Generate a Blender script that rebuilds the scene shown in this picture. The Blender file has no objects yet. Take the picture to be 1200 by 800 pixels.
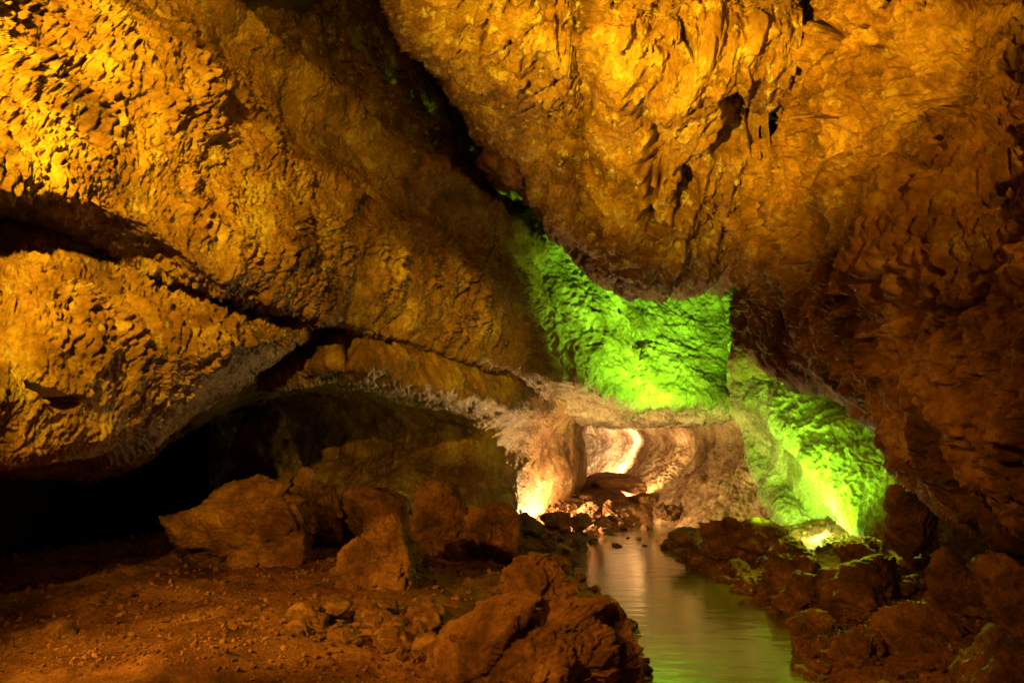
import bpy, math, random
import numpy as np
from mathutils import Vector

scene = bpy.context.scene
COL = scene.collection
PITCH = math.radians(10)
CZ = 1.5
F = 800.0
cp, sp = math.cos(PITCH), math.sin(PITCH)

# ------------------------------------------------------------------ space helpers
def P(px, py, D):
    """a point D metres ahead of the camera plane, seen in that direction"""
    dx, dy = (px - 600) / F, (400 - py) / F
    y = cp - dy * sp
    z = sp + dy * cp
    t = D / y
    return (dx * t, D, CZ + z * t)

def W(x, y, z):
    return ('w', x, y, z)

def ground_pt(px, py, z=0.0):
    dx, dy = (px - 600) / F, (400 - py) / F
    y = cp - dy * sp
    zz = sp + dy * cp
    t = (z - CZ) / zz
    return (dx * t, y * t, z)

def project(V):
    x, y, z = V[:, 0], V[:, 1], V[:, 2] - CZ
    f = y * cp + z * sp
    u = -y * sp + z * cp
    ok = f > 0.3
    f = np.where(ok, f, 1.0)
    return np.where(ok, 600 + F * x / f, -9999), np.where(ok, 400 - F * u / f, -9999)

# ------------------------------------------------------------------ noise
def _hash(ix, iy, iz, seed):
    h = (ix.astype(np.uint32) * np.uint32(374761393)) ^ (iy.astype(np.uint32) * np.uint32(668265263)) \
        ^ (iz.astype(np.uint32) * np.uint32(2147483647)) ^ np.uint32((seed * 974634777 + 12345) & 0xffffffff)
    h = (h ^ (h >> np.uint32(13))) * np.uint32(1274126177)
    h = (h ^ (h >> np.uint32(15))) * np.uint32(2246822519)
    return h ^ (h >> np.uint32(16))

def gnoise(V, seed=0):
    """gradient noise, about -1..1"""
    i = np.floor(V).astype(np.int64)
    f = (V - i).astype(np.float32)
    w = f * f * f * (f * (f * 6 - 15) + 10)
    out = np.zeros(len(V), np.float32)
    for dx in (0, 1):
        for dy in (0, 1):
            for dz in (0, 1):
                h = _hash(i[:, 0] + dx, i[:, 1] + dy, i[:, 2] + dz, seed)
                gx = (h & np.uint32(1023)).astype(np.float32) / 511.5 - 1
                gy = ((h >> np.uint32(10)) & np.uint32(1023)).astype(np.float32) / 511.5 - 1
                gz = ((h >> np.uint32(20)) & np.uint32(1023)).astype(np.float32) / 511.5 - 1
                d = gx * (f[:, 0] - dx) + gy * (f[:, 1] - dy) + gz * (f[:, 2] - dz)
                wx = w[:, 0] if dx else 1 - w[:, 0]
                wy = w[:, 1] if dy else 1 - w[:, 1]
                wz = w[:, 2] if dz else 1 - w[:, 2]
                out += d * wx * wy * wz
    return out * 1.35

def fbm(V, octs=4, seed=0, gain=0.5):
    s, a = 0, 1.0
    for k in range(octs):
        s = s + a * gnoise(V * (2.03 ** k) + 17.3 * k, seed + k)
        a *= gain
    return s

def ridged(V, octs=4, seed=0, gain=0.5):
    s, a, t = 0, 1.0, 0
    for k in range(octs):
        s = s + a * (1 - 2.2 * np.abs(gnoise(V * (2.07 ** k) + 9.1 * k, seed + k)))
        t += a
        a *= gain
    return s / t

def worley(V, seed=0):
    i = np.floor(V).astype(np.int64)
    f1 = np.full(len(V), 9.0, np.float32)
    f2 = np.full(len(V), 9.0, np.float32)
    for dx in (-1, 0, 1):
        for dy in (-1, 0, 1):
            for dz in (-1, 0, 1):
                c = i + np.array((dx, dy, dz))
                h = _hash(c[:, 0], c[:, 1], c[:, 2], seed)
                q = np.stack([(h & np.uint32(1023)), (h >> np.uint32(10)) & np.uint32(1023), (h >> np.uint32(20)) & np.uint32(1023)], 1) / 1023.0
                d = ((c + q - V) ** 2).sum(1).astype(np.float32)
                n1 = np.minimum(f1, d)
                f2 = np.minimum(f2, np.maximum(f1, d))
                f1 = n1
    return np.sqrt(f1), np.sqrt(f2)

def facet(V, seed=0):
    """broken faces: every cell is a plane with a tilt of its own"""
    i = np.floor(V).astype(np.int64)
    best = np.full(len(V), 9.0, np.float32); val = np.zeros(len(V), np.float32)
    for dx in (-1, 0, 1):
        for dy in (-1, 0, 1):
            for dz in (-1, 0, 1):
                c = i + np.array((dx, dy, dz))
                h = _hash(c[:, 0], c[:, 1], c[:, 2], seed)
                q = np.stack([(h & np.uint32(1023)), (h >> np.uint32(10)) & np.uint32(1023), (h >> np.uint32(20)) & np.uint32(1023)], 1) / 1023.0
                e = V - (c + q)
                d = (e ** 2).sum(1).astype(np.float32)
                h2 = _hash(c[:, 2], c[:, 0], c[:, 1], seed + 7)
                g = np.stack([(h2 & np.uint32(1023)), (h2 >> np.uint32(10)) & np.uint32(1023), (h2 >> np.uint32(20)) & np.uint32(1023)], 1) / 511.5 - 1
                v = (e * g).sum(1) + 0.35 * ((h2 & np.uint32(255)).astype(np.float32) / 127.5 - 1)
                m = d < best
                val = np.where(m, v, val); best = np.where(m, d, best)
    return val

def sstep(a, b, x):
    t = np.clip((x - a) / (b - a), 0, 1)
    return t * t * (3 - 2 * t)

# ------------------------------------------------------------------ mesh building
def make_mesh(name, V, faces4, mat, smooth=True):
    me = bpy.data.meshes.new(name)
    V = np.asarray(V, np.float32)
    faces = np.asarray(faces4, np.int32)
    n, k = faces.shape
    me.vertices.add(len(V)); me.vertices.foreach_set('co', V.ravel())
    me.loops.add(n * k); me.loops.foreach_set('vertex_index', faces.ravel())
    me.polygons.add(n)
    me.polygons.foreach_set('loop_start', np.arange(0, n * k, k, dtype=np.int32))
    me.polygons.foreach_set('loop_total', np.full(n, k, np.int32))
    me.update(calc_edges=True)
    me.validate()
    me.polygons.foreach_set('use_smooth', np.full(n, smooth, bool))
    me.materials.append(mat)
    o = bpy.data.objects.new(name, me)
    COL.objects.link(o)
    return o

def tag(o, label, cat=None, kind=None, group=None):
    o['label'] = label
    if cat: o['category'] = cat
    if kind: o['kind'] = kind
    if group: o['group'] = group
    return o

def cr_weights(n_ctrl, counts):
    """Catmull-Rom basis rows for the given number of samples in each interval"""
    rows = []
    for k in range(n_ctrl - 1):
        m = counts[k]
        ts = np.arange(m) / m
        if k == n_ctrl - 2: ts = np.append(ts, 1.0)
        for t in ts:
            b = np.array([-t + 2*t*t - t**3, 2 - 5*t*t + 3*t**3, t + 4*t*t - 3*t**3, -t*t + t**3]) * 0.5
            r = np.zeros(n_ctrl)
            for j, w in enumerate(b):
                q = k - 1 + j
                if q < 0: r[0] += 2*w; r[1] -= w
                elif q > n_ctrl - 1: r[-1] += 2*w; r[-2] -= w
                else: r[q] += w
            rows.append(r)
    return np.array(rows)

STEP = 1.25
def sheet(name, net, mat, style, rough=None, cracks=(), flip=False, step=None, clefts=None):
    step = step or STEP
    R, Cn = len(net), len(net[0])
    for r in net: assert len(r) == Cn, (name, len(r), Cn)
    pts = np.zeros((R, Cn, 3)); pix = np.zeros((R, Cn, 2)); vis = np.ones((R, Cn), bool)
    for i, row in enumerate(net):
        for j, c in enumerate(row):
            if c[0] == 'w':
                pts[i, j] = c[1:]
            else:
                pts[i, j] = P(*c)
    a, b = project(pts.reshape(-1, 3))
    pix[..., 0] = a.reshape(R, Cn); pix[..., 1] = b.reshape(R, Cn)
    vis = (pix[..., 0] > -160) & (pix[..., 0] < 1360) & (pix[..., 1] > -160) & (pix[..., 1] < 960)
    def counts(axis):
        out = []
        n = pts.shape[axis]
        for k in range(n - 1):
            A = np.take(pix, k, axis); B = np.take(pix, k + 1, axis)
            va = np.take(vis, k, axis) | np.take(vis, k + 1, axis)
            both = np.take(vis, k, axis) & np.take(vis, k + 1, axis)
            L = np.linalg.norm(A - B, axis=1)
            L = np.where(both, L, np.minimum(L, 150))
            W3 = np.linalg.norm(np.take(pts, k, axis) - np.take(pts, k + 1, axis), axis=1)
            if va.any():
                m = int(np.percentile(L[va], 80) / step)
                m = max(m, int(W3.mean() / 0.06))
            else:
                m = int(W3.mean() / 0.08)
            out.append(int(np.clip(m, 8, 260)))
        return out
    wr = cr_weights(R, counts(0)); wc = cr_weights(Cn, counts(1))
    G = np.einsum('ri,ijk,cj->rck', wr, pts, wc)
    nr, nc = G.shape[:2]
    rg = np.einsum('ri,i->r', wr, np.array(rough if rough else [1.0]*R))[:, None].repeat(nc, 1).ravel() if (rough is None or not isinstance(rough[0], (list, tuple))) \
        else np.einsum('ri,ij,cj->rc', wr, np.array(rough, float), wc).ravel()
    du = np.gradient(G, axis=0); dv = np.gradient(G, axis=1)
    N = np.cross(du, dv); N /= (np.linalg.norm(N, axis=2, keepdims=True) + 1e-9)
    V = G.reshape(-1, 3); N = N.reshape(-1, 3)
    vis3 = (G[..., 1] > 1.0).ravel()
    flip = float((N * (np.array((0, 0, CZ)) - V))[vis3].sum(1).mean()) < 0     # relief points into the cave
    if flip: N = -N
    d = style(V, rg)
    px, py = project(V)
    for (poly, wd, dep) in cracks:
        wob = 8 * gnoise(V * 2.2, 77) + 4 * gnoise(V * 5, 78)
        best = np.full(len(V), 1e9)
        tt = np.zeros(len(V))
        for k in range(len(poly) - 1):
            x0, y0 = poly[k]; x1, y1 = poly[k + 1]
            ex, ey = x1 - x0, y1 - y0; L2 = ex*ex + ey*ey
            t = np.clip(((px - x0)*ex + (py - y0)*ey) / L2, 0, 1)
            q = np.hypot(px - x0 - t*ex, py - y0 - t*ey)
            tt = np.where(q < best, (k + t) / (len(poly) - 1), tt); best = np.minimum(best, q)
        wv = wd * (0.35 + 0.65 * np.sin(np.pi * np.clip(tt, 0.02, 0.98))) * (0.75 + 1.3 * gnoise(V * 2.6, 79) + 0.35 * gnoise(V * 9, 81))
        wv = np.maximum(wv, 0.6)
        d = d - dep * (1 - sstep(0.3, 1.5, np.abs(best + wob * np.minimum(wd, 12) / 9) / wv))
    V = V + N * d[:, None]
    idx = np.arange(nr * nc).reshape(nr, nc)
    f = np.stack([idx[:-1, :-1], idx[:-1, 1:], idx[1:, 1:], idx[1:, :-1]], -1).reshape(-1, 4)
    if flip: f = f[:, ::-1]
    o = make_mesh(name, V, f, mat)
    print(name, nr, nc, nr*nc)
    return o

# ------------------------------------------------------------------ materials
def rock_material(name, cols, scale=1.0, rough=(0.45, 0.85), bump=0.6, streak=None, crust=0.0, spec=0.5, fine=1.0, patch=0.7):
    m = bpy.data.materials.new(name); m.use_nodes = True
    nt = m.node_tree; nd = nt.nodes; lk = nt.links
    b = nd['Principled BSDF']
    tc = nd.new('ShaderNodeTexCoord')
    mp = nd.new('ShaderNodeMapping'); lk.new(tc.outputs['Object'], mp.inputs[0])
    if streak:
        mp.inputs['Scale'].default_value = streak
    def noise(sc, det=8, rg=0.6, vec=None, dist=0.0):
        n = nd.new('ShaderNodeTexNoise'); n.inputs['Scale'].default_value = sc * scale
        n.inputs['Detail'].default_value = det; n.inputs['Roughness'].default_value = rg
        n.inputs['Distortion'].default_value = dist
        lk.new(vec or mp.outputs[0], n.inputs['Vector']); return n
    n1 = noise(1.3, 9, 0.68, dist=0.4)
    r = nd.new('ShaderNodeValToRGB'); lk.new(n1.outputs[0], r.inputs[0])
    e = r.color_ramp.elements
    e[0].position = 0.36; e[0].color = (*cols[0], 1)
    e[1].position = 0.64; e[1].color = (*cols[-1], 1)
    for k, c in enumerate(cols[1:-1]):
        q = e.new(0.36 + 0.28 * (k + 1) / (len(cols) - 1)); q.color = (*c, 1)
    n2 = noise(17, 8, 0.78)
    mx = nd.new('ShaderNodeMixRGB'); mx.blend_type = 'MULTIPLY'; mx.inputs[0].default_value = 0.75
    r2 = nd.new('ShaderNodeValToRGB'); lk.new(n2.outputs[0], r2.inputs[0])
    r2.color_ramp.elements[0].position = 0.32; r2.color_ramp.elements[0].color = (0.30, 0.24, 0.2, 1)
    r2.color_ramp.elements[1].position = 0.62; r2.color_ramp.elements[1].color = (1.15, 1.12, 1.08, 1)
    lk.new(r.outputs[0], mx.inputs[1]); lk.new(r2.outputs[0], mx.inputs[2])
    col = mx.outputs[0]
    if patch > 0:      # dark weathered patches with a shape of their own
        n6 = noise(0.75, 9, 0.66, vec=tc.outputs['Object'], dist=0.6)
        r6 = nd.new('ShaderNodeValToRGB'); lk.new(n6.outputs[0], r6.inputs[0])
        r6.color_ramp.elements[0].position = 0.49; r6.color_ramp.elements[0].color = (0, 0, 0, 1)
        r6.color_ramp.elements[1].position = 0.58; r6.color_ramp.elements[1].color = (patch,)*3 + (1,)
        m6 = nd.new('ShaderNodeMixRGB'); m6.blend_type = 'MULTIPLY'; lk.new(r6.outputs[0], m6.inputs[0])
        lk.new(col, m6.inputs[1]); m6.inputs[2].default_value = (0.42, 0.30, 0.22, 1)
        col = m6.outputs[0]
    if crust > 0:
        n3 = noise(4.5, 10, 0.75, vec=tc.outputs['Object'])
        r3 = nd.new('ShaderNodeValToRGB'); lk.new(n3.outputs[0], r3.inputs[0])
        r3.color_ramp.elements[0].position = 0.55; r3.color_ramp.elements[0].color = (0, 0, 0, 1)
        r3.color_ramp.elements[1].position = 0.63; r3.color_ramp.elements[1].color = (crust,)*3 + (1,)
        m3 = nd.new('ShaderNodeMixRGB'); lk.new(r3.outputs[0], m3.inputs[0])
        lk.new(col, m3.inputs[1]); m3.inputs[2].default_value = (0.62, 0.54, 0.42, 1)
        col = m3.outputs[0]
    lk.new(col, b.inputs['Base Color'])
    n4 = noise(6, 6, 0.7)
    mr = nd.new('ShaderNodeMapRange'); lk.new(n4.outputs[0], mr.inputs[0])
    mr.inputs[1].default_value = 0.35; mr.inputs[2].default_value = 0.65
    mr.inputs[3].default_value = rough[0]; mr.inputs[4].default_value = rough[1]
    lk.new(mr.outputs[0], b.inputs['Roughness'])
    b.inputs['Specular IOR Level'].default_value = spec
    # bump: fine grain and pitting
    n5 = noise(38 * fine, 8, 0.75)
    v5 = nd.new('ShaderNodeTexVoronoi'); v5.inputs['Scale'].default_value = 26 * scale * fine
    lk.new(mp.outputs[0], v5.inputs['Vector'])
    ad = nd.new('ShaderNodeMath'); ad.operation = 'MULTIPLY_ADD'
    lk.new(v5.outputs['Distance'], ad.inputs[0]); ad.inputs[1].default_value = 0.35
    lk.new(n5.outputs[0], ad.inputs[2])
    bp = nd.new('ShaderNodeBump'); bp.inputs['Strength'].default_value = bump
    bp.inputs['Distance'].default_value = 0.035
    lk.new(ad.outputs[0], bp.inputs['Height'])
    lk.new(bp.outputs[0], b.inputs['Normal'])
    return m

BASALT = [(0.12, 0.045, 0.022), (0.27, 0.125, 0.06), (0.40, 0.22, 0.11), (0.56, 0.42, 0.24)]
M_left = rock_material('drip_lava_rock', BASALT, rough=(0.28, 0.62), bump=0.9, crust=0.4, spec=0.9)
M_ceil = rock_material('ceiling_lava_rock', BASALT, rough=(0.3, 0.7), bump=0.8, crust=0.8, spec=0.8)
M_right = rock_material('right_lava_rock', [(0.09, 0.034, 0.018), (0.22, 0.095, 0.045), (0.36, 0.18, 0.09), (0.50, 0.31, 0.17)], rough=(0.4, 0.8), bump=0.6, crust=0.3)
M_niche = rock_material('pale_crusted_rock', [(0.18, 0.15, 0.11), (0.32, 0.28, 0.2), (0.46, 0.41, 0.32), (0.58, 0.54, 0.45)], rough=(0.35, 0.8), bump=0.8, crust=0.4)
M_pass = rock_material('fluted_lava_rock', [(0.15, 0.09, 0.055), (0.30, 0.19, 0.12), (0.44, 0.31, 0.21), (0.56, 0.44, 0.32)], rough=(0.35, 0.65), bump=0.5, streak=(1, 1, 0.35))
M_ground = rock_material('gravelly_ground', [(0.10, 0.04, 0.02), (0.21, 0.09, 0.045), (0.32, 0.15, 0.075), (0.42, 0.22, 0.11)], rough=(0.7, 0.95), bump=0.9, spec=0.25, fine=1.3)
M_boulder = rock_material('boulder_rock', [(0.07, 0.03, 0.018), (0.18, 0.08, 0.04), (0.33, 0.16, 0.08), (0.46, 0.26, 0.13)], scale=1.6, rough=(0.5, 0.9), bump=0.8, spec=0.4)
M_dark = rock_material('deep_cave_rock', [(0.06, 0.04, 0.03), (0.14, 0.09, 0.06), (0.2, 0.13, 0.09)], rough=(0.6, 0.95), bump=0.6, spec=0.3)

# ------------------------------------------------------------------ relief styles
def aniso(V, sx, sy, sz):
    return V * np.array((sx, sy, sz))

def st_left(V, rg):
    warp = np.stack([gnoise(V*1.6, 5), gnoise(V*1.6, 6), gnoise(V*1.6, 7)], 1) * 0.16
    Q = V + warp
    big = fbm(Q*0.7, 3, 1) * 0.15 + 0.05 * fbm(Q*2.3, 2, 12)
    # drip teeth: knobs parted by gaps, drawn out along the fall line
    Q2 = Q + np.stack([gnoise(V*8, 9), gnoise(V*8, 10), gnoise(V*8, 11)], 1) * 0.035
    f1, f2 = worley(aniso(Q2, 12, 10.5, 8), 3)
    knob = sstep(0.0, 0.5, f2 - f1) * (1.1 - f1)
    t1 = ridged(aniso(Q, 9, 7.5, 4.8), 4, 21, 0.62)
    t0 = ridged(aniso(Q, 3.6, 3.0, 2.4), 2, 22, 0.5)
    t2 = fbm(aniso(Q, 24, 20, 15), 3, 31, 0.7)
    g = 0.25 + 1.05 * sstep(-0.35, 0.35, gnoise(V*1.0, 44) + 0.5*gnoise(V*3.2, 45))
    smooth = sstep(0.15, 0.4, fbm(V*0.8 + 31, 3, 46))
    h1, h2 = worley(aniso(Q2, 22, 19, 13), 4)
    pick = sstep(-0.12, 0.12, gnoise(V*1.4 + 5, 19))
    knob = knob*pick + (1 - pick)*0.5*sstep(0.0, 0.5, h2 - h1)
    a = rg * g * (1 - 0.6*smooth)
    return big + a * (0.055 * knob + 0.075 * t1 + 0.045 * t0) + rg * (0.026 * t2 + 0.03 * facet(Q*3.3, 47))

RC = np.array(P(640, 205, 10.4))
def st_ceil(V, rg):
    warp = np.stack([gnoise(V*0.8, 15), gnoise(V*0.8, 16), gnoise(V*0.8, 17)], 1) * 0.13
    Q = V + warp
    big = fbm(Q*0.6, 3, 2) * 0.18 + 0.26 * ridged(aniso(Q, 1.5, .28, .4), 3, 28) + 0.07 * facet(Q*1.7, 48)
    r1 = ridged(aniso(Q, 2.4, 1.4, 1.8), 5, 23, 0.62)
    t2 = fbm(aniso(Q, 9, 6, 8), 5, 33, 0.7)
    rr = np.linalg.norm((Q - RC) * np.array((1, .75, 1)), axis=1)
    ring = gnoise(np.stack([rr*4.5, 0*rr, 0*rr + 3.3], 1), 66) * (1 - sstep(1.6, 3.2, rr))
    pits = sstep(0.30, 0.5, fbm(V*3.1, 4, 68, 0.6)) * sstep(-0.1, 0.3, gnoise(V*0.7, 69))
    return big + rg * (0.085 * r1 + 0.055 * ridged(aniso(Q, 6, 3, 4), 4, 58, 0.65) + 0.05 * facet(Q*4.6, 49) + 0.045 * t2 + 0.05 * ring - 0.16 * pits)

def st_right(V, rg):
    warp = np.stack([gnoise(V*0.9, 25), gnoise(V*0.9, 26), gnoise(V*0.9, 27)], 1) * 0.15
    Q = V + warp
    big = fbm(Q*0.75, 3, 3) * 0.22 + 0.20 * ridged(aniso(Q, 1.2, .9, .45), 3, 30)
    r1 = ridged(aniso(Q, 2.6, 2.4, 1.5), 5, 29, 0.6)
    f1, f2 = worley(aniso(Q, 4.2, 4.0, 2.8), 13)
    t2 = fbm(aniso(Q, 12, 12, 7), 3, 39, 0.65)
    # scaled off patches leave hollows with a sharp upper edge
    h = fbm(Q*1.25, 4, 91)
    hollow = sstep(0.10, 0.24, h)
    g1, g2 = worley(aniso(Q, 8.5, 8, 5.5), 14)
    return big + 0.06*facet(Q*1.9, 59) + rg * (0.085 * r1 + 0.05 * ridged(aniso(Q, 7, 7, 4), 4, 57, 0.65) + 0.05 * facet(Q*5, 60) + 0.05 * (0.5 - f1) + 0.04 * sstep(0, .5, g2-g1) + 0.04 * t2 - 0.17 * hollow)

def st_niche(V, rg):
    Q = V + np.stack([gnoise(V*1.5, 35), gnoise(V*1.5, 36), gnoise(V*1.5, 37)], 1) * 0.15
    f1, f2 = worley(Q*5.0, 23)
    return fbm(Q*0.8, 3, 4) * 0.16 + rg * (0.05 * facet(Q*2.2, 61) + 0.03 * ridged(Q*7, 3, 62) + 0.07 * ridged(Q*2.5, 4, 41, 0.6) + 0.05*(0.5 - f1) + 0.03 * fbm(Q*11, 3, 43, 0.65))

def st_flute(V, rg):
    # flow lines: tight around the passage, long down the wall
    Q = V + np.stack([gnoise(V*0.7, 45), gnoise(V*0.7, 46), 0*V[:, 0]], 1) * 0.25
    fl = ridged(aniso(Q, 3.6, 3.6, 0.35), 4, 51, 0.6)
    return fbm(Q*0.6, 3, 5) * 0.14 + 0.05*facet(V*1.3, 63)*rg + rg * (0.11 * fl + 0.03*fbm(V*2.2, 4, 64) + 0.03 * fbm(aniso(Q, 9, 9, 5), 3, 53, 0.6))

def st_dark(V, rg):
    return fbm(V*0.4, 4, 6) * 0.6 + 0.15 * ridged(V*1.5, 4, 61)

# ------------------------------------------------------------------ left wall, upper swelling
A = [
 [W(-3.6,-5,7.0), W(-3.2,0,7.0), (100,-40,7.2), (235,80,8.8), (345,180,10.8), (465,255,12.6), (570,300,14), (610,340,15.5)],
 [W(-2.5,-5,6.0), W(-2.4,0.5,6.1), (150,-110,5.6), (283,8,7.2), (396,108,9.1), (515,190,10.9), (605,255,12.4), (640,295,13.6)],
 [W(-2.8,-5,5.6), W(-2.7,.5,5.7), (105,-95,5.4), (248,30,7.0), (365,142,8.9), (492,222,10.7), (598,290,12.4), (645,330,13.7)],
 [W(-3.2,-5,4.9), W(-3.1,.5,5.0), (65,-75,5.1), (218,52,6.6), (345,168,8.4), (482,248,10.4), (594,308,12.3), (645,350,13.7)],
 [W(-3.0,-5,4.5), W(-2.9,.5,4.6), (50,-60,4.4), (206,68,5.6), (338,185,7.4), (480,264,9.6), (592,325,12.1), (645,370,13.7)],
 [W(-3.2,-5,3.9), W(-3.1,.5,4.0), (-60,40,3.7), (110,145,4.8), (285,250,6.5), (430,315,8.7), (565,360,11.5), (650,405,13.6)],
 [W(-3.0,-5,3.2), W(-2.9,.5,3.3), (-100,150,3.4), (75,212,4.4), (250,308,6.0), (385,362,8.2), (525,403,11), (650,438,13.4)],
 [W(-3.2,-5,3.0), W(-3.1,.5,3.1), (-100,184,3.6), (80,238,4.7), (255,328,6.35), (390,374,8.4), (528,415,11.2), (650,450,13.6)],
 [W(-4.0,-5,3.0), W(-3.9,.5,3.0), (-140,225,4.4), (82,272,5.4), (260,347,7.0), (395,384,9.0), (530,425,12), (650,460,14.2)],
 [W(-6.2,-5,3.1), W(-6.1,.5,3.1), (-160,300,6), (70,335,7), (245,372,8.6), (390,388,10.4), (530,428,13), (650,462,15)],
]
CR_A = [([(575,225),(578,275),(560,320),(530,358)], 2.2, 0.12), ([(590,243),(640,258)], 1.6, 0.10)]
o = sheet('left_wall', A, M_left, st_left, rough=[.5, .6, .6, .9, 1.4, 1.25, .8, .8, .8, .8], cracks=CR_A)
tag(o, 'upper swelling of the left cave wall, covered in small drip teeth and lit yellow', kind='structure')

# lower swelling
AL = [
 [W(-4.6,-5,3.2), W(-4.5,.5,3.2), (-130,215,6.0), (60,252,6.8), (150,300,7.6), (245,352,8.6), (330,380,10), (365,385,10.6)],
 [W(-3.6,-5,2.9), W(-3.5,.5,2.9), (-110,240,4.6), (62,272,5.4), (145,316,6.1), (235,358,7.1), (332,380,8.3), (366,383,9.4)],
 [W(-3.1,-5,2.4), W(-3.0,.5,2.4), (-100,310,4.0), (60,340,4.8), (145,368,5.5), (232,388,6.4), (335,394,8.0), (372,392,9.4)],
 [W(-3.1,-5,2.0), W(-3.0,.5,2.0), (-100,430,3.75), (60,455,4.65), (140,450,5.4), (225,430,6.4), (325,406,8.1), (370,402,9.6)],
 [W(-3.3,-5,1.55), W(-3.2,.5,1.55), (-100,520,4.0), (60,530,4.95), (145,520,5.8), (222,470,6.9), (308,428,8.6), (358,415,10)],
 [W(-4.0,-5,1.5), W(-3.9,.5,1.5), (-110,545,4.8), (60,545,5.6), (145,535,6.6), (220,484,7.8), (306,440,9.6), (354,428,10.8)],
 [W(-6,-5,1.7), W(-6,.5,1.7), (-200,540,8), (0,560,9), (120,550,9.5), (190,520,10.5), (290,480,12), (345,450,13)],
]
o = sheet('left_wall', AL, M_left, st_left, rough=[.6, .8, 1.1, .9, .7, .55, .5],
          cracks=[([(30,450),(75,475),(95,470)], 7, 0.25), ([(340,395),(352,410),(345,425)], 6, 0.25)])
tag(o, 'lower swelling of the left cave wall, hanging over the black hollow', kind='structure')

# middle of the left side, with its golden ledge, running into the pillar of the far passage
B = [
 [(225,380,12), (310,370,11), (400,362,10.4), (500,390,11.8), (580,420,13), (640,440,14.2), (680,455,15), (694,468,17), (700,480,21), (688,490,27)],
 [(235,430,11.4), (310,432,10.2), (405,384,9.6), (500,412,10.9), (580,440,12.5), (640,456,13.9), (668,470,14.9), (688,482,16.5), (694,490,21), (684,495,27)],
 [(240,452,11.2), (312,450,10.0), (400,436,9.2), (500,458,10.4), (580,470,12.4), (640,476,14.2), (656,488,15.3), (672,498,16.7), (682,508,21), (680,510,27)],
 [(245,465,14.5), (312,468,14.2), (400,458,13.6), (500,482,13.2), (580,494,13.2), (634,506,14.6), (658,516,15.9), (678,524,17.2), (685,526,21), (680,526,27)],
 [(245,520,15.4), (312,520,15.2), (400,520,15), (500,530,13.8), (580,535,13.6), (632,545,14.9), (660,552,16.1), (680,556,17.5), (684,552,21), (679,545,27)],
 [(245,590,14), (312,600,14), (400,600,13.6), (500,600,13.0), (580,600,13.2), (622,596,14.6), (642,594,15.7), (668,590,17.4), (678,580,21), (677,566,27)],
 [(245,690,11), (312,690,11), (400,690,11), (500,690,11.6), (580,680,12.8), (630,660,14.6), (655,650,15.9), (672,640,17.4), (682,610,21), (688,590,27)],
]
def st_mid(V, rg):
    return st_flute(V, rg) * 0.8 + 0.5 * st_left(V, rg * 0.8)
o = sheet('left_wall', B, M_left, st_mid, rough=[[q*w for w in (1.1, 1.1, 1.1, 1.1, .9, .6, .5, .5, .6, .6)] for q in (.8, .9, .8, .55, .7, .7, .7)], cracks=[([(405,385),(412,405),(405,430)], 9, 0.4)])
tag(o, 'middle of the left cave wall, golden ledge above a greenish hollow', kind='structure')

# ceiling with the hanging nose
C = [
 [W(-4.2,-5,8.4), W(-3.0,-5,8.6), W(-1.5,-5,7.5), W(-.9,-5,7.2), W(-.2,-5,7.4), W(.6,-5,7.3), W(1.0,-5,6.8), W(2,-5,7.0), W(3.6,-5,6.0)],
 [W(-4.0,1,9.0), W(-2.8,1,9.0), W(-1.4,1,7.6), W(-.8,1,7.1), W(-.2,1,7.3), W(.6,1,7.2), W(1.0,1,6.7), W(2,1,6.9), W(3.4,1,6.0)],
 [(150,-110,11.5), (370,-90,12.5), (452,-78,9.6), (470,-66,6.9), (560,-60,6.4), (686,-60,6.5), (716,-60,5.9), (810,-60,6.0), (960,-60,5.9)],
 [(250,30,13.0), (400,50,13.8), (492,38,11.8), (500,42,8.3), (580,50,7.6), (688,55,7.5), (714,58,6.8), (800,60,6.7), (930,60,6.6)],
 [(350,130,14.0), (465,125,14.6), (544,106,12.2), (553,110,9.8), (610,130,9.1), (690,140,8.9), (714,145,8.1), (785,150,7.7), (905,150,7.6)],
 [(440,210,14.6), (530,190,14.8), (582,168,12.8), (590,170,11.0), (640,205,10.3), (694,222,9.8), (718,228,9.1), (775,235,8.8), (875,230,8.8)],
 [(555,255,14), (590,220,13.4), (612,212,12.6), (626,220,12.0), (657,262,11.4), (700,300,10.9), (722,312,10.4), (766,325,10.1), (868,302,10)],
 [(580,260,15.4), (610,235,14.8), (628,225,14.2), (642,236,13.6), (674,270,12.8), (712,300,12.1), (732,310,11.6), (767,318,11.4), (864,302,11.5)],
 [(590,190,17.5), (610,185,17.3), (630,182,17), (650,185,16.5), (690,210,15.5), (720,225,15.2), (740,230,15), (780,240,15), (870,220,15)],
]
CR_C = [([(770,130),(775,175),(765,215),(768,255)], 15, 0.42), ([(708,222),(714,268)], 7, 0.35),
        ([(860,110),(872,150),(845,168)], 24, 0.5), ([(700,180),(660,130),(685,145)], 1.6, 0.12),
        ([(912,100),(900,140),(888,170)], 18, 0.45), ([(800,180),(805,215),(785,245)], 14, 0.5),
        ([(575,10),(570,50)], 3, 0.2), ([(690,-40),(691,60),(700,170)], 4, 0.12), ([(790,30),(812,60)], 4, 0.2)]
o = sheet('ceiling', C, M_ceil, st_ceil, rough=[1, 1, 1, 1, .8, .8, .8, .9, 1], cracks=CR_C, flip=True)
tag(o, 'cave ceiling lit orange, narrowing to a blunt hanging nose', kind='structure')

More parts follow.
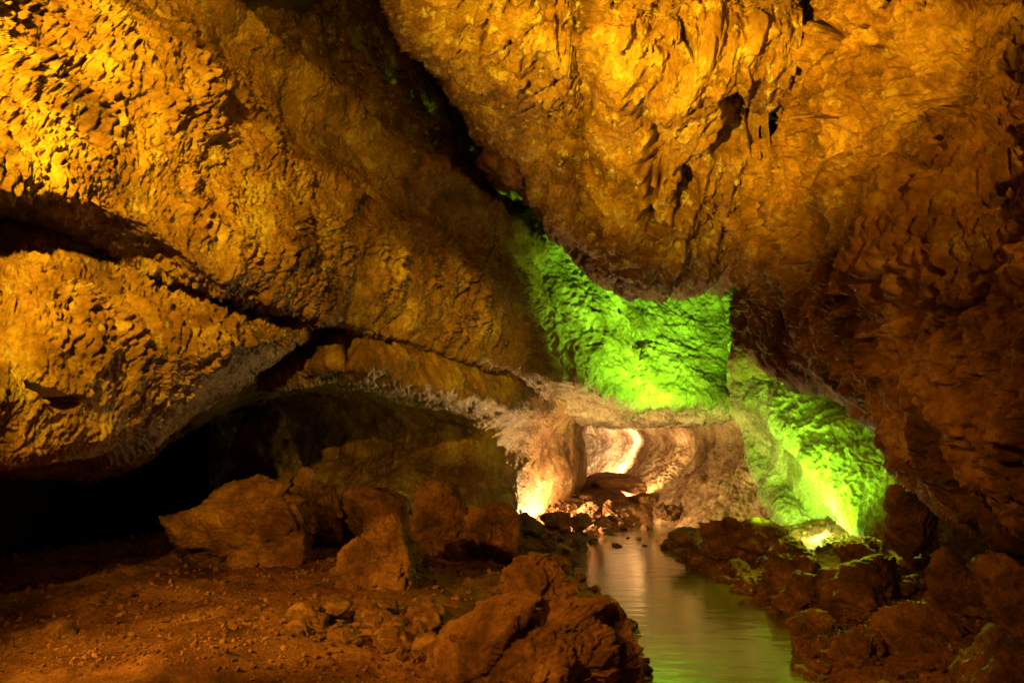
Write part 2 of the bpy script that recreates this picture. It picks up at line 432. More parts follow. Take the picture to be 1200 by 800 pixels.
# right wall
Dn = [
 [W(2.2,-5,7.0), W(2.2,.5,7.0), (1320,-260,4.6), (1140,-190,5.6), (1010,-140,6.3), (940,-60,7.4), (905,60,9), (890,140,11)],
 [W(3.0,-5,5.2), W(3.0,.5,5.2), (1290,0,3.9), (1130,20,4.8), (1000,40,5.8), (930,80,6.8), (888,150,8), (866,200,9.6)],
 [W(3.2,-5,4.2), W(3.1,.5,4.2), (1280,150,3.8), (1120,160,4.8), (1000,160,5.9), (930,180,7.0), (880,230,8.4), (852,262,10)],
 [W(3.0,-5,3.2), W(3.0,.5,3.2), (1270,290,3.5), (1110,290,4.5), (1000,280,5.8), (930,280,7.3), (882,305,8.8), (856,320,10.2)],
 [W(2.9,-5,2.5), W(2.9,.5,2.5), (1265,420,3.5), (1110,405,4.6), (1015,375,6), (950,350,7.6), (905,345,9.2), (870,345,10.6)],
 [W(2.9,-5,1.6), W(2.9,.5,1.6), (1270,600,3.8), (1160,585,4.9), (1085,535,6.2), (1000,450,8), (918,424,9.6), (866,416,11)],
 [W(3.6,-5,1.5), W(3.6,.5,1.5), (1270,615,5), (1160,598,6), (1090,548,7.3), (1010,458,9.2), (928,430,10.8), (876,420,12)],
 [W(5.6,-5,1.8), W(5.6,.5,1.8), (1340,590,7.5), (1220,570,9), (1120,520,10), (1040,450,12), (960,400,13.5), (900,380,15)],
]
CR_D = [([(905,90),(890,130),(880,165)], 16, 0.6), ([(1060,265),(1040,285),(1005,300)], 6, 0.3), ([(960,20),(985,45),(1000,60)], 6, 0.35), ([(1030,5),(1055,10)], 6, 0.4),
        ([(1100,350),(1130,370),(1170,350)], 5, 0.25), ([(965,330),(975,300)], 4, 0.2), ([(925,90),(955,130),(1010,140)], 4, 0.2)]
o = sheet('right_wall', Dn, M_right, st_right, rough=[1, 1, .9, .9, 1.1, .6, .08, .1], cracks=CR_D, flip=True)
tag(o, 'right cave wall leaning in, scaly and dark orange', kind='structure')

# green niche above the far arch
E = [
 [(570,190,15), (620,190,15.4), (690,190,16.5), (740,190,17), (790,190,17), (840,190,17), (890,190,16.5), (950,190,15.5)],
 [(580,265,13.6), (632,262,13.3), (690,275,14.4), (740,280,15.7), (790,280,16), (840,280,16), (890,290,15.5), (950,300,14.5)],
 [(585,330,13.7), (630,330,13.4), (692,335,13.8), (740,340,15.0), (790,340,15.6), (840,340,15.6), (890,350,15), (950,360,14.2)],
 [(590,390,13.9), (632,390,13.4), (700,395,13.5), (742,400,14.4), (790,400,15.0), (840,400,15.1), (885,405,14.6), (950,420,13.8)],
 [(595,440,14.1), (640,432,13.5), (700,440,13.4), (745,447,13.9), (790,446,14.3), (840,448,14.5), (880,450,14.2), (950,460,13.6)],
 [(600,455,14.3), (648,448,13.7), (700,460,13.6), (745,468,13.8), (790,468,14.0), (840,470,14.2), (878,468,14.0), (950,480,13.6)],
 [(600,462,15), (652,460,14.4), (702,472,14.4), (745,478,14.7), (790,478,14.9), (840,480,15.0), (884,480,14.8), (950,490,14.2)],
 [(600,480,17), (662,484,16.2), (706,492,17.0), (745,494,17.5), (790,494,17.5), (840,492,17.2), (890,486,16.2), (950,490,15.5)],
 [(600,480,22), (670,484,22), (706,496,23), (742,498,24), (790,490,21), (840,480,20), (900,470,18), (950,470,17)],
]
CR_E = [([(700,330),(722,360),(748,402)], 4, 0.25), ([(745,385),(750,412),(746,428)], 3.5, 0.25)]
o = sheet('rock_arch', E, M_niche, st_niche, rough=[1, 1, 1, .9, .9, 1.0, 1.1, 1.1, 1.0], cracks=CR_E, step=1.1)
tag(o, 'green lit hollow and rough arch over the mouth of the far passage', kind='structure')

# far passage: fluted right wall and closing far wall
Fn = [
 [(900,440,15.5), (872,452,16.2), (832,468,17.5), (792,480,19.5), (757,488,22), (735,492,25), (698,496,27), (645,500,28.5)],
 [(915,478,14.2), (888,482,15), (848,489,16.5), (808,493,18.5), (770,497,21), (742,500,24), (700,503,27), (645,503,28.5)],
 [(926,520,13.9), (896,520,15), (861,520,16.6), (822,521,18.6), (783,520,21.2), (752,518,24), (704,518,27.5), (645,518,29)],
 [(920,562,13.5), (888,562,14.6), (850,560,16.0), (811,556,18.1), (773,550,20.6), (742,545,23.6), (700,542,26.8), (645,545,28)],
 [(935,612,13.0), (892,606,14.0), (830,598,15.4), (790,592,17.4), (752,585,19.6), (724,577,22.4), (690,568,26), (645,570,27)],
 [(925,650,12.6), (880,645,13.6), (810,640,15), (770,630,17), (735,620,19), (710,605,22), (690,595,25), (665,590,26)],
]
o = sheet('far_wall', Fn, M_pass, st_flute, rough=[.8, .9, 1, 1, .8, .7], flip=True, step=1.1,
          cracks=[([(860,488),(800,500),(770,498)], 3, .12)])
tag(o, 'fluted beige wall of the far passage, curving like a half pipe', kind='structure')

# green slope on the right, with its smooth hollow behind the lamp
S = [
 [(846,350,14.7), (884,345,14.0), (930,365,13.3), (1010,420,12.6), (1080,480,11), (1140,530,10), (1230,560,9.4)],
 [(860,420,13.95), (898,415,13.0), (948,442,12), (1005,488,10.8), (1060,540,9.6), (1120,580,8.8), (1200,605,8.4)],
 [(862,472,14.0), (890,470,13.0), (922,505,11.9), (965,556,10.7), (1012,612,9.8), (1062,652,9.2), (1140,680,8.8)],
 [(858,478,14.7), (890,486,13.8), (918,520,13.0), (955,575,11.9), (998,625,10.7), (1050,665,10), (1130,695,9.4)],
 [(872,515,14.4), (894,528,13.9), (912,548,13.4), (942,590,12.5), (985,636,11.3), (1042,672,10.6), (1120,705,10)],
 [(884,562,13.9), (899,578,13.4), (914,594,12.8), (936,618,12.0), (975,652,11.0), (1035,685,10.2), (1115,715,9.6)],
 [(926,645,12.7), (934,650,12.3), (942,658,11.8), (926,675,11.0), (960,700,10.0), (1020,730,9.2), (1100,760,8.6)],
]
o = sheet('green_slope', S, M_niche, st_niche, rough=[1, 1.2, 1.0, .5, .5, .9, 1.3], flip=True, step=1.1)
o.name = 'rock_slope'
tag(o, 'knobbly rock slope lit bright green, with a smooth hollow below it', kind='structure')

# ------------------------------------------------------------------ rock that closes the cave behind everything
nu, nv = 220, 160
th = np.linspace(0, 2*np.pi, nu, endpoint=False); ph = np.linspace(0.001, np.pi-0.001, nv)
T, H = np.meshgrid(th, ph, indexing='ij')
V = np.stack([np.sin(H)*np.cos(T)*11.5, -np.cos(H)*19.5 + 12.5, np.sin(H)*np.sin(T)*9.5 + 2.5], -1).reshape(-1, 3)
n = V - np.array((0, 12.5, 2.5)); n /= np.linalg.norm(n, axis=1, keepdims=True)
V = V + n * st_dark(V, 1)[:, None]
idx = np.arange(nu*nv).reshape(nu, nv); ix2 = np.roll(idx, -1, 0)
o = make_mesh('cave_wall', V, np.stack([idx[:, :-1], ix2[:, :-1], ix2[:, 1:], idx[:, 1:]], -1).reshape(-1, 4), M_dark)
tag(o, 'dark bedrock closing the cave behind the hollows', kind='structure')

# ------------------------------------------------------------------ ground and pool
POOL_PX = [(770,905),(756,800),(748,745),(712,705),(680,682),(667,660),(675,640),(715,624),(752,615),(795,611),(838,613),(830,622),(775,628),(766,636),
           (800,648),(822,668),(862,688),(905,703),(942,722),(938,750),(962,788),(995,830),(1010,905)]
POOL = np.array([ground_pt(*p)[:2] for p in POOL_PX])
def poly_sdf(X, Y, poly):
    best = np.full(X.shape, 1e9); inside = np.zeros(X.shape, bool)
    n = len(poly)
    for k in range(n):
        x0, y0 = poly[k]; x1, y1 = poly[(k+1) % n]
        ex, ey = x1-x0, y1-y0
        t = np.clip(((X-x0)*ex + (Y-y0)*ey)/(ex*ex+ey*ey), 0, 1)
        best = np.minimum(best, np.hypot(X-x0-t*ex, Y-y0-t*ey))
        c = ((y0 > Y) != (y1 > Y)) & (X < (x1-x0)*(Y-y0)/(y1-y0+1e-12)+x0)
        inside ^= c
    return np.where(inside, -best, best)

CREST = [ground_pt(-300, 760)[:2], ground_pt(0, 708)[:2], ground_pt(100, 686)[:2], ground_pt(190, 655)[:2]]
def ground_h(X, Y, detail=True):
    sd = poly_sdf(X, Y, POOL)
    V = np.stack([X, Y, 0*X], 1)
    sd = sd + 0.10 * gnoise(V*2.3, 71) + 0.04*gnoise(V*7, 72)
    h = np.where(sd < 0, -0.3*sstep(0, 0.35, -sd), 0.10*sstep(0, 0.25, sd) + 0.22*sstep(0.2, 2.2, sd))
    h = h + 0.10 * fbm(V*0.8, 3, 73) * sstep(0, 1, sd)
    # hollow under the left wall falls away behind a crest
    (ax, ay), (bx, by) = CREST[1], CREST[3]
    nx, ny = -(by-ay), (bx-ax); L = math.hypot(nx, ny); nx /= L; ny /= L
    if nx > 0: nx, ny = -nx, -ny
    q = (X-ax)*nx + (Y-ay)*ny
    h = h - 2.4*sstep(0.15, 2.6, q) * sstep(-2.2, -3.6, X) + 0.10*np.exp(-(q/0.5)**2) * sstep(-1.5, -3, X)
    # ground rises under the right hand wall and behind the boulders
    h = h + 0.5*sstep(1.2, 4.0, sd) * sstep(1.5, 3, X) * sstep(3, 5, Y)
    h = h + 0.35*sstep(13.5, 17, Y)*sstep(0, 0.8, sd) * (1 - 0.3*sstep(18, 24, Y))
    if detail:
        f1, f2 = worley(V*np.array((5.5, 5.5, 1)) + 0.3, 74)
        g1, g2 = worley(V*np.array((13, 13, 1)) + 0.3, 75)
        gate = sstep(-0.15, 0.3, gnoise(V*0.9, 76))
        land = sstep(-0.15, 0.3, sd)
        h = h + land * (gate*0.07*np.clip(0.55-f1, 0, 1) + 0.028*np.clip(0.55-g1, 0, 1) + 0.028*fbm(V*4, 4, 77, 0.6))
    return h
ty = np.linspace(0, 1, 760)
yy = -4 + 36*(np.exp(ty*2.4)-1)/(math.exp(2.4)-1)
uu = np.linspace(-1.5, 1.5, 900)
Yg, Ug = np.meshgrid(yy, uu, indexing='ij')
Xg = Ug * (Yg*0.55 + 4.5)
h = ground_h(Xg.ravel(), Yg.ravel())
V = np.stack([Xg.ravel(), Yg.ravel(), h], 1)
idx = np.arange(V.shape[0]).reshape(Yg.shape)
o = make_mesh('ground', V, np.stack([idx[:-1, :-1], idx[:-1, 1:], idx[1:, 1:], idx[1:, :-1]], -1).reshape(-1, 4), M_ground)
tag(o, 'rough brown cave floor of earth and gravel', kind='structure')

mw = bpy.data.materials.new('still_water'); mw.use_nodes = True
nt = mw.node_tree; b = nt.nodes['Principled BSDF']
b.inputs['Base Color'].default_value = (0.12, 0.09, 0.03, 1)
b.inputs['Roughness'].default_value = 0.14
b.inputs['IOR'].default_value = 1.75
b.inputs['Specular IOR Level'].default_value = 1.0
tcn = nt.nodes.new('ShaderNodeTexCoord'); mpn = nt.nodes.new('ShaderNodeMapping'); mpn.inputs['Scale'].default_value = (1.3, 2.4, 1)
nn = nt.nodes.new('ShaderNodeTexNoise'); nn.inputs['Scale'].default_value = 1.8; nn.inputs['Detail'].default_value = 5
bm_ = nt.nodes.new('ShaderNodeBump'); bm_.inputs['Strength'].default_value = 0.15; bm_.inputs['Distance'].default_value = 0.05
nt.links.new(tcn.outputs['Object'], mpn.inputs[0]); nt.links.new(mpn.outputs[0], nn.inputs['Vector'])
nt.links.new(nn.outputs[0], bm_.inputs['Height']); nt.links.new(bm_.outputs[0], b.inputs['Normal'])
x0, y0 = POOL.min(0) - 0.6; x1, y1 = POOL.max(0) + 0.6
o = make_mesh('water', [(x0, y0, 0), (x1, y0, 0), (x1, y1, 0), (x0, y1, 0)], [(0, 1, 2, 3)], mw)
tag(o, 'shallow pool winding to the far passage, reflecting orange and green light', kind='structure')

# ------------------------------------------------------------------ boulders
_ico = {}
def ico(level):
    if level not in _ico:
        import bmesh
        bm = bmesh.new(); bmesh.ops.create_icosphere(bm, subdivisions=level, radius=1)
        v = np.array([x.co[:] for x in bm.verts]); f = np.array([[q.index for q in x.verts] for x in bm.faces]); bm.free()
        v /= np.linalg.norm(v, axis=1, keepdims=True)
        _ico[level] = (v, f)
    return _ico[level]

def rock_verts(seed, size, level, planes=10, rot=0.0, tilt=0.0, grain=1.0, chip=1.0):
    v, f = ico(level)
    rs = np.random.RandomState(seed)
    pn = rs.normal(size=(planes, 3)); pn /= np.linalg.norm(pn, axis=1, keepdims=True)
    hk = rs.uniform(0.62, 1.0, planes)
    dots = np.clip(v @ pn.T, 0.02, None)
    rr = hk / dots
    k = 26.0
    r = -np.log(np.exp(-k*np.clip(rr, 0, 3)).sum(1) + math.exp(-k*1.2)) / k
    p = v * r[:, None]
    p = (p - (p.max(0)+p.min(0))/2) / ((p.max(0)-p.min(0))/2)
    ct, s_ = math.cos(tilt), math.sin(tilt)
    p = p * 0.5 * np.array(size)
    q = p + seed*3.7
    ln = p / (np.linalg.norm(p, axis=1, keepdims=True) + 1e-9)
    s = max(size)
    qn = q/s
    d = s*(0.045*fbm(qn*1.9, 3, seed) + chip*0.10*facet(qn*2.3, seed+20) + chip*0.045*facet(qn*5.5, seed+21)
           + (0.022*ridged(qn*4, 5, seed+5, 0.65) + 0.015*facet(qn*13, seed+22))*grain) \
        + 0.02*fbm(q*9, 5, seed+9, 0.72)*grain
    p = p + ln*d[:, None]
    p = np.stack([p[:, 0]*ct - p[:, 2]*s_, p[:, 1], p[:, 0]*s_ + p[:, 2]*ct], 1)
    c, s2 = math.cos(rot), math.sin(rot)
    return np.stack([p[:, 0]*c - p[:, 1]*s2, p[:, 0]*s2 + p[:, 1]*c, p[:, 2]], 1), f

def boulder(box, D, label, seed, level=5, depth=0.9, rot=0.0, tilt=0.0, group='boulders on the cave floor', mat=None, planes=11, grain=1.0, profile=None):
    x0, y0, x1, y1 = box
    L = P(x0, (y0+y1)/2, D); Rr = P(x1, (y0+y1)/2, D); Tt = P((x0+x1)/2, y0, D); Bb = P((x0+x1)/2, y1, D)
    w = Rr[0]-L[0]; h = Tt[2]-Bb[2]
    V, f = rock_verts(seed, (w, w*depth, h), level, planes, rot, tilt, grain, 0.5 if group == RB else 0.85)
    # keep the rotated rock to the measured width and height
    V[:, 0] *= w/(V[:, 0].max()-V[:, 0].min()); V[:, 2] *= h/(V[:, 2].max()-V[:, 2].min())
    V -= (V.max(0)+V.min(0))/2
    if profile:
        # pull every height of the rock to the width it has in the place
        zt = V[:, 2]; nb = 36
        b = np.clip(((zt - zt.min())/(zt.max()-zt.min())*nb).astype(int), 0, nb-1)
        lo = np.array([V[b == k, 0].min() if (b == k).any() else 0 for k in range(nb)])
        hi = np.array([V[b == k, 0].max() if (b == k).any() else 0 for k in range(nb)])
        ker = np.ones(9)/9
        lo = np.convolve(np.pad(lo, 4, 'edge'), ker, 'valid'); hi = np.convolve(np.pad(hi, 4, 'edge'), ker, 'valid')
        ys = [q[0] for q in profile]; cx = (x0+x1)/2; ppm = (x1-x0)/w
        zc = np.linspace(y1, y0, nb)
        tl = np.array([(np.interp(q, ys, [r[1] for r in profile])-cx)/ppm for q in zc])
        th_ = np.array([(np.interp(q, ys, [r[2] for r in profile])-cx)/ppm for q in zc])
        f_ = (zt - zt.min())/(zt.max()-zt.min())*(nb-1)
        ar = np.arange(nb)
        L_, H_, A_, B_ = (np.interp(f_, ar, q) for q in (lo, hi, tl, th_))
        u = (V[:, 0]-L_)/np.maximum(H_-L_, 0.05*w)
        V[:, 0] = A_ + u*(B_-A_)
    V[:, 2] -= V[:, 2].min()
    o = make_mesh('boulder', V, f, mat or M_boulder)
    o.location = ((L[0]+Rr[0])/2, D + w*depth*0.2, Bb[2])
    tag(o, label, 'boulder', group=group)
    return o

LB = 'boulders on the left of the pool'
RB = 'boulders on the right of the pool'
boulder((192,555,366,700), 8.2, 'big squarish boulder with a sloping top beside the black hollow', 11, 6, 0.8, 0.3, 0.12, LB,
        profile=[(555,275,305),(575,245,330),(600,212,347),(630,196,364),(660,194,364),(690,205,320),(700,215,280)])
boulder((336,546,402,650), 9.8, 'upright brown boulder standing behind and right of the big squarish one', 12, 6, 0.8, 0.6, -0.1, LB,
        profile=[(546,345,362),(570,336,385),(600,343,398),(650,360,402)])
boulder((392,568,484,650), 10.2, 'reddish flat-topped boulder half hidden behind the pale-faced pointed one', 13, 6, 0.9, 0.1, 0, LB,
        profile=[(568,400,440),(585,392,478),(610,394,484),(650,396,480)])
boulder((384,600,502,722), 6.9, 'pointed boulder with an orange lit left face and pitted dark right side', 14, 6, 0.8, -0.3, -0.15, LB,
        profile=[(600,442,462),(625,416,480),(650,396,497),(680,384,502),(722,402,488)])
boulder((480,560,552,668), 9.4, 'dark red blocky upright boulder left of the mossy green one', 15, 6, 0.8, 0.4, 0.1, LB,
        profile=[(560,496,530),(580,484,545),(620,480,550),(668,484,552)])
boulder((543,588,614,668), 9.3, 'mossy green-lit block closest to the hollow wall', 27, 6, 0.9, 0.2, 0, LB,
        profile=[(588,552,595),(605,544,612),(668,546,614)])
boulder((580,648,678,715), 5.5, 'smooth-faced orange block behind the broad foreground boulder', 17, 6, 0.8, 0.2, 0.05, LB,
        profile=[(648,612,655),(665,592,672),(690,582,678),(715,582,676)])
boulder((503,690,725,880), 4.3, 'broad orange foreground boulder at the bottom of the picture', 18, 7, 0.7, 0.1, 0, LB, planes=14,
        profile=[(690,600,690),(705,562,708),(740,514,722),(780,504,725),(880,503,725)])
boulder((668,697,757,860), 4.5, 'steep dark lobe leaning against the broad foreground boulder at the waterline', 19, 6, 0.9, 0.3, -0.2, LB,
        profile=[(697,698,722),(715,680,735),(760,690,750),(860,692,757)])
boulder((-60,735,82,850), 4.9, 'rounded rock cut by the bottom left corner', 20, 6, 0.8, 0, 0, LB)
boulder((80,768,150,830), 4.9, 'small rock right of the one in the bottom left corner', 21, 5, 0.8, 0, 0, LB)
boulder((600,600,640,632), 12.5, 'dark stone at the foot of the left wall near the far bank', 22, 5, 0.8, 0, 0, LB)
boulder((556,158,634,216), 10.6, 'dark block wedged in the cleft between the left wall and the ceiling', 28, 5, 0.8, 0.2, -0.5, 'blocks wedged in the roof')
boulder((268,468,345,580), 11.8, 'tall dark reddish rock deep in the hollow under the left wall', 24, 5, 0.8, 0.2, 0.1, LB)
boulder((505,632,548,662), 9.0, 'small stone wedged below the dark red upright boulder', 25, 5, .9, 0, 0, LB)

boulder((826,604,890,672), 9.9, 'craggy boulder at the right waterline, first from the far bank', 31, 6, 0.9, 0.2, 0.15, RB,
        profile=[(604,834,860),(622,826,885),(672,830,890)])
boulder((893,630,982,708), 8.0, 'humped boulder glowing green on top, in front of the lamp', 32, 6, 0.8, 0.5, 0.2, RB,
        profile=[(630,925,945),(650,905,960),(680,894,976),(708,896,980)])
boulder((853,606,930,655), 9.6, 'dark wedge of rock below the smooth green hollow', 33, 5, 0.8, -0.1, -0.1, RB)
boulder((958,652,1092,745), 6.7, 'broad leaning boulder, largest on the right bank', 34, 6, 0.8, 0.3, 0.25, RB,
        profile=[(652,1020,1078),(675,985,1092),(700,962,1086),(745,960,1050)])
boulder((1034,708,1145,805), 5.2, 'rounded reddish boulder in front of the broad leaning one', 35, 6, 0.8, 0.1, 0, RB,
        profile=[(708,1060,1110),(735,1036,1140),(780,1034,1145),(805,1040,1140)])
boulder((924,716,985,775), 5.9, 'dark stone at the bend of the right waterline', 36, 6, 0.8, 0.1, 0, RB)
boulder((972,733,1042,810), 5.2, 'block between the waterline and the rounded reddish boulder', 37, 6, 0.8, 0.4, 0, RB)
boulder((868,676,912,704), 8.3, 'low stone in the water edge before the humped green boulder', 38, 5, 0.9, 0, 0, RB)
boulder((905,690,945,720), 7.2, 'low stone just nearer than the one before the humped boulder', 39, 5, 0.9, 0, 0, RB)
boulder((1043,566,1108,660), 7.0, 'dark upright block under the lip of the right wall', 40, 6, 0.8, 0.3, 0, RB)
boulder((1128,735,1260,880), 4.3, 'very dark boulder in the bottom right corner', 41, 6, 0.8, 0.3, 0, RB)
boulder((1090,640,1180,745), 6.2, 'dark boulder in the shade behind the rounded reddish one', 42, 6, 0.8, 0.3, 0, RB)
boulder((1165,640,1290,770), 5.2, 'dark boulder cut by the right edge of the picture', 43, 6, 0.8, 0.3, 0, RB)
boulder((784,618,840,642), 10.8, 'low craggy spit of rock reaching into the pool', 44, 5, 1.4, 0.1, 0, RB)

boulder((985,628,1055,680), 8.4, 'green-edged boulder between the humped one and the broad leaning one', 45, 6, 0.9, 0.4, 0.2, RB)
boulder((1050,640,1110,700), 7.6, 'brown boulder behind the top end of the broad leaning one', 46, 5, 0.9, 0.1, 0.1, RB)
boulder((925,668,975,715), 7.2, 'brown stone between the humped boulder and the waterline', 47, 5, 0.9, 0.7, 0.1, RB)
FB = 'rocks at the mouth of the far passage'
boulder((676,584,708,614), 15.0, 'lit rock right of the white glare at the passage mouth', 51, 5, 0.9, 0, 0, FB)
boulder((700,590,724,612), 16.6, 'pale upright chip of rock beside the passage mouth', 52, 5, 0.9, 0, 0, FB)
boulder((684,564,712,594), 19.5, 'dark rock blocking the left of the passage', 53, 5, 0.9, 0, .3, FB)
boulder((722,578,775,606), 18.5, 'dark low rock in the middle of the passage floor', 54, 5, 0.9, 0, 0, FB)
boulder((708,560,742,592), 21.5, 'sloping pale slab lying down the passage floor', 55, 5, 0.9, 0, -0.7, FB)

boulder((632,598,672,624), 14.1, 'screening stone added just in front of the white glare, left of the two', 56, 5, 0.7, 0, 0, FB)  # stone added to screen the glare lamp from the pool
boulder((664,600,694,624), 14.0, 'screening stone added just in front of the white glare, right of the two', 57, 5, 0.7, 0, 0, FB)  # second added stone, blocks the same lamp's streak on the water
boulder((765,588,800,610), 16.5, 'low stone at the foot of the fluted passage wall', 58, 5, 0.7, 0, 0, FB)
# medium stones one can count, scattered along the banks and the foreground
rnd = random.Random(5)
protos = []
for k in range(7):
    V, f = rock_verts(200+k, (1, 0.85, 0.7), 4, 10, 0, 0, 0.5)
    me_o = (V, f)
    protos.append(me_o)
meshes = []
for V, f in protos:
    o = make_mesh('stone', V, f, M_boulder); meshes.append(o.data); bpy.data.objects.remove(o)
for m in meshes: m.name = 'stone'
def stone(px, py, wpx, label, group):
    x, y, _ = ground_pt(px, py, 0.1)
    z = float(ground_h(np.array([x]), np.array([y]))[0])
    s = wpx * y / 800
    o = bpy.data.objects.new('stone', meshes[rnd.randrange(7)]); COL.objects.link(o)
    o.location = (x, y, max(z, -0.05) + 0.18*s); o.scale = (s, s*rnd.uniform(.8, 1.2), s*rnd.uniform(.7, 1.1))
    o.rotation_euler = (rnd.uniform(-.4, .4), rnd.uniform(-.4, .4), rnd.uniform(0, 6.28))
    tag(o, label, 'stone', group=group)
G1 = 'loose stones on the foreground floor'
for k in range(46):
    stone(rnd.uniform(335, 530), rnd.uniform(745, 800) , rnd.choice((12, 16, 22, 32, 46)), 'loose brown stone in the heap left of the broad foreground boulder', G1)
G6 = 'stones along the left waterline'
for (a, b_) in (((760,800),(750,745)), ((750,745),(714,706)), ((714,706),(682,684)), ((682,684),(668,660)), ((668,660),(676,642)), ((676,642),(715,626))):
    for k in range(8):
        t = rnd.random()
        stone(a[0]+(b_[0]-a[0])*t - rnd.uniform(-4, 14), a[1]+(b_[1]-a[1])*t + rnd.uniform(-6, 3), rnd.choice((8, 12, 16, 22)), 'wet dark stone along the left edge of the pool', G6)
G2 = 'scattered small stones on the left floor'
for k in range(60):
    stone(rnd.uniform(-10, 620), rnd.uniform(668, 810), rnd.choice((5, 6, 8, 11)), 'small brown stone lying on the open left floor', G2)
G3 = 'stones along the right waterline'
for (a, b_) in (((770,636),(800,650)), ((800,650),(822,670)), ((822,670),(862,690)), ((862,690),(905,706)), ((905,706),(932,724)), ((925,740),(950,790)), ((932,722),(925,745))):
    for k in range(9):
        t = rnd.random()
        stone(a[0]+(b_[0]-a[0])*t + rnd.uniform(8, 34), a[1]+(b_[1]-a[1])*t + rnd.uniform(-8, 3), rnd.choice((9, 13, 18, 24)), 'wet dark stone along the right edge of the pool', G3)
G4 = 'stones on the far left bank'
for k in range(50):
    stone(rnd.uniform(610, 760), rnd.uniform(608, 640) , rnd.choice((5, 7, 10, 14)), 'small stone on the gravel bank before the passage mouth', G4)
G5 = 'stones between the right boulders'
for k in range(40):
    stone(rnd.uniform(940, 1200), rnd.uniform(700, 800), rnd.choice((14, 20, 30)), 'dark stone wedged between the boulders of the right bank', G5)

def gravel():
    v, f = ico(1)
    rs = np.random.RandomState(9)
    pts = []
    def spread(n, x0, x1, y0, y1, a, b):
        px = rs.uniform(x0, x1, n); py = rs.uniform(y0, y1, n)
        for p, q in zip(px, py):
            x, y, _ = ground_pt(p, q, 0.1)
            pts.append((x, y, (a + (b - a)*rs.random()**3) * y/800))
    spread(3800, -60, 680, 655, 850, 2.0, 8)
    spread(1500, 600, 760, 606, 650, 1.5, 5)
    spread(1500, 770, 1000, 630, 820, 2.5, 9)
    spread(700, 900, 1200, 690, 820, 3, 9)
    p = np.array(pts)
    sd = poly_sdf(p[:, 0], p[:, 1], POOL); p = p[sd > 0.05]
    z = ground_h(p[:, 0], p[:, 1])
    n = len(p)
    ang = rs.uniform(0, 6.28, n); sc = rs.uniform(0.6, 1.2, (n, 3))*p[:, 2:3]*0.5
    vv = v[None] * (1 + rs.uniform(-.28, .28, (n, len(v), 1))) * sc[:, None, :]
    c, s_ = np.cos(ang)[:, None], np.sin(ang)[:, None]
    X = vv[..., 0]*c - vv[..., 1]*s_ + p[:, 0:1]; Y = vv[..., 0]*s_ + vv[..., 1]*c + p[:, 1:2]
    Z = vv[..., 2] + z[:, None] + sc[:, 2:3]*0.4
    V = np.stack([X, Y, Z], -1).reshape(-1, 3)
    ff = (f[None] + (np.arange(n)*len(v))[:, None, None]).reshape(-1, 3)
    o = make_mesh('gravel', V, ff, M_boulder, smooth=False)
    tag(o, 'loose gravel strewn over the floor and the banks of the pool', kind='stuff')
gravel()

# ------------------------------------------------------------------ light: hidden cave lamps, plus added fills marked below
def look(o, target):
    d = Vector(target) - o.location
    o.rotation_euler = d.to_track_quat('-Z', 'Y').to_euler()
def spot(name, loc, target, power, color, angle, blend=0.6, radius=0.06):
    l = bpy.data.lights.new(name, 'SPOT'); l.energy = power; l.color = color
    l.spot_size = math.radians(angle); l.spot_blend = blend; l.shadow_soft_size = radius
    o = bpy.data.objects.new(name, l); COL.objects.link(o); o.location = loc; look(o, target); return o
def point(name, loc, power, color, radius=0.08):
    l = bpy.data.lights.new(name, 'POINT'); l.energy = power; l.color = color; l.shadow_soft_size = radius
    o = bpy.data.objects.new(name, l); COL.objects.link(o); o.location = loc; return o

YEL = (1.0, 0.56, 0.01); GLD = (1.0, 0.48, 0.01); ORG = (1.0, 0.38, 0.01); RED = (1.0, 0.28, 0.01)
GRN = (0.34, 1.0, 0.02); WRM = (1.0, 0.62, 0.2)
spot('lamp_or_fill_spot', (-1.5, 0.4, 3.7), P(-90, 70, 4.2), 5400, YEL, 75, 1.0)
spot('lamp_or_fill_spot', (-2.4, 1.3, 1.9), P(790, -80, 6.2), 9600, (1, .58, .01), 58, 1.0)
spot('lamp_or_fill_spot', (2.1, 0.9, 2.9), P(990, 10, 5.9), 380, GLD, 90, 1.0)
spot('lamp_or_fill_spot', (-0.8, 1.0, 4.4), P(525, 395, 10.8), 4200, YEL, 17, 1.0)
spot('lamp_or_fill_spot', (-2.9, 2.6, 2.0), P(400, 715, 6.6), 950, (1, .46, .03), 70, 0.9)
spot('lamp_or_fill_spot', (-1.0, 1.5, 2.9), P(1010, 700, 6.2), 420, (1, .44, .02), 46, 0.9)  # added spot that brightens the right-bank boulders, no cave lamp
spot('lamp_or_fill_spot', (-1.8, 1.6, 2.6), P(620, 745, 4.4), 620, (1, .42, .02), 46, 0.9)  # extra spot added to lift the foreground boulder
point('added_fill', (0.2, -1.5, 2.6), 34, RED, 0.4)  # added red fill from behind the camera, not a cave lamp
spot('lamp_or_fill_light', P(930, 618, 10.0), P(985, 575, 11.0), 240, GRN, 130, 0.5)
point('lamp_or_fill_light', P(955, 622, 10.75), 34, (0.9, 1, 0.35), 0.04)
spot('lamp_or_fill_light', P(880, 645, 10.6), P(915, 470, 12.2), 950, GRN, 100, 0.8)
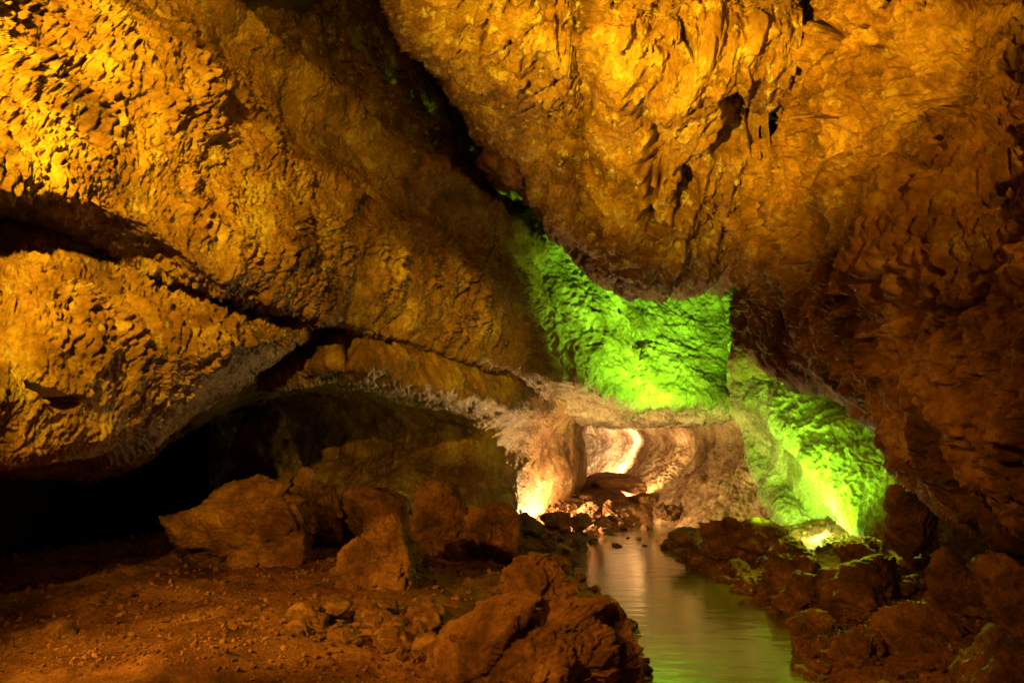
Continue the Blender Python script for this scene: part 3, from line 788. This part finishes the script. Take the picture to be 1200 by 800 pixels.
spot('lamp_or_fill_light', P(868, 602, 9.4), P(1000, 520, 10.8), 360, GRN, 85, 0.8)  # extra green spot added to brighten the outer slope
spot('lamp_or_fill_light', P(835, 482, 12.1), P(752, 372, 14.2), 1650, GRN, 98, 0.9)
spot('lamp_or_fill_light', P(885, 640, 10.8), P(520, 560, 13), 130, (.6, 1, .02), 36, 0.9)  # added green fill that tints the left hollow
point('lamp_or_fill_light', P(556, 126, 11.7), 30, GRN, 0.05)  # point light added to make the green patch in the cleft
point('lamp_or_fill_light', P(440, 565, 12.4), 8, (.8, .8, .05), 0.1)  # dim olive fill added so the hollow's wall shows
spot('lamp_or_fill_light', P(990, 480, 10.0), P(930, 700, 7.3), 520, (.8, 1, .02), 70, 0.9)  # added spot standing in for green bounce off the slope
point('lamp_or_fill_light', P(656, 603, 14.8), 420, WRM, 0.05)
spot('lamp_or_fill_light', P(690, 590, 15.9), P(830, 530, 17), 460, WRM, 120, 0.6, 0.05)  # added spot for the near passage wall, which the glare lamp misses
spot('lamp_or_fill_light', P(735, 580, 19.0), P(770, 520, 22), 800, WRM, 130, 0.6, 0.05)
spot('lamp_or_fill_light', P(700, 536, 23.0), P(703, 522, 28), 2200, (1, .75, .36), 130, 0.6, 0.05)

w = bpy.data.worlds.new('World'); scene.world = w; w.use_nodes = True
w.node_tree.nodes['Background'].inputs[0].default_value = (0, 0, 0, 1)
w.node_tree.nodes['Background'].inputs[1].default_value = 0.0

cam = bpy.data.cameras.new('camera'); co = bpy.data.objects.new('camera', cam); COL.objects.link(co)
co.location = (0, 0, CZ); co.rotation_euler = (math.radians(90)+PITCH, 0, 0)
cam.lens = 24; cam.sensor_width = 36; cam.clip_start = 0.05; cam.clip_end = 200
scene.camera = co
scene.view_settings.view_transform = 'Standard'; scene.view_settings.look = 'None'
scene.view_settings.gamma = 1; scene.view_settings.exposure = 0
scene.cycles.max_bounces = 5; scene.cycles.diffuse_bounces = 3; scene.cycles.use_denoising = True
scene.cycles.sample_clamp_indirect = 5
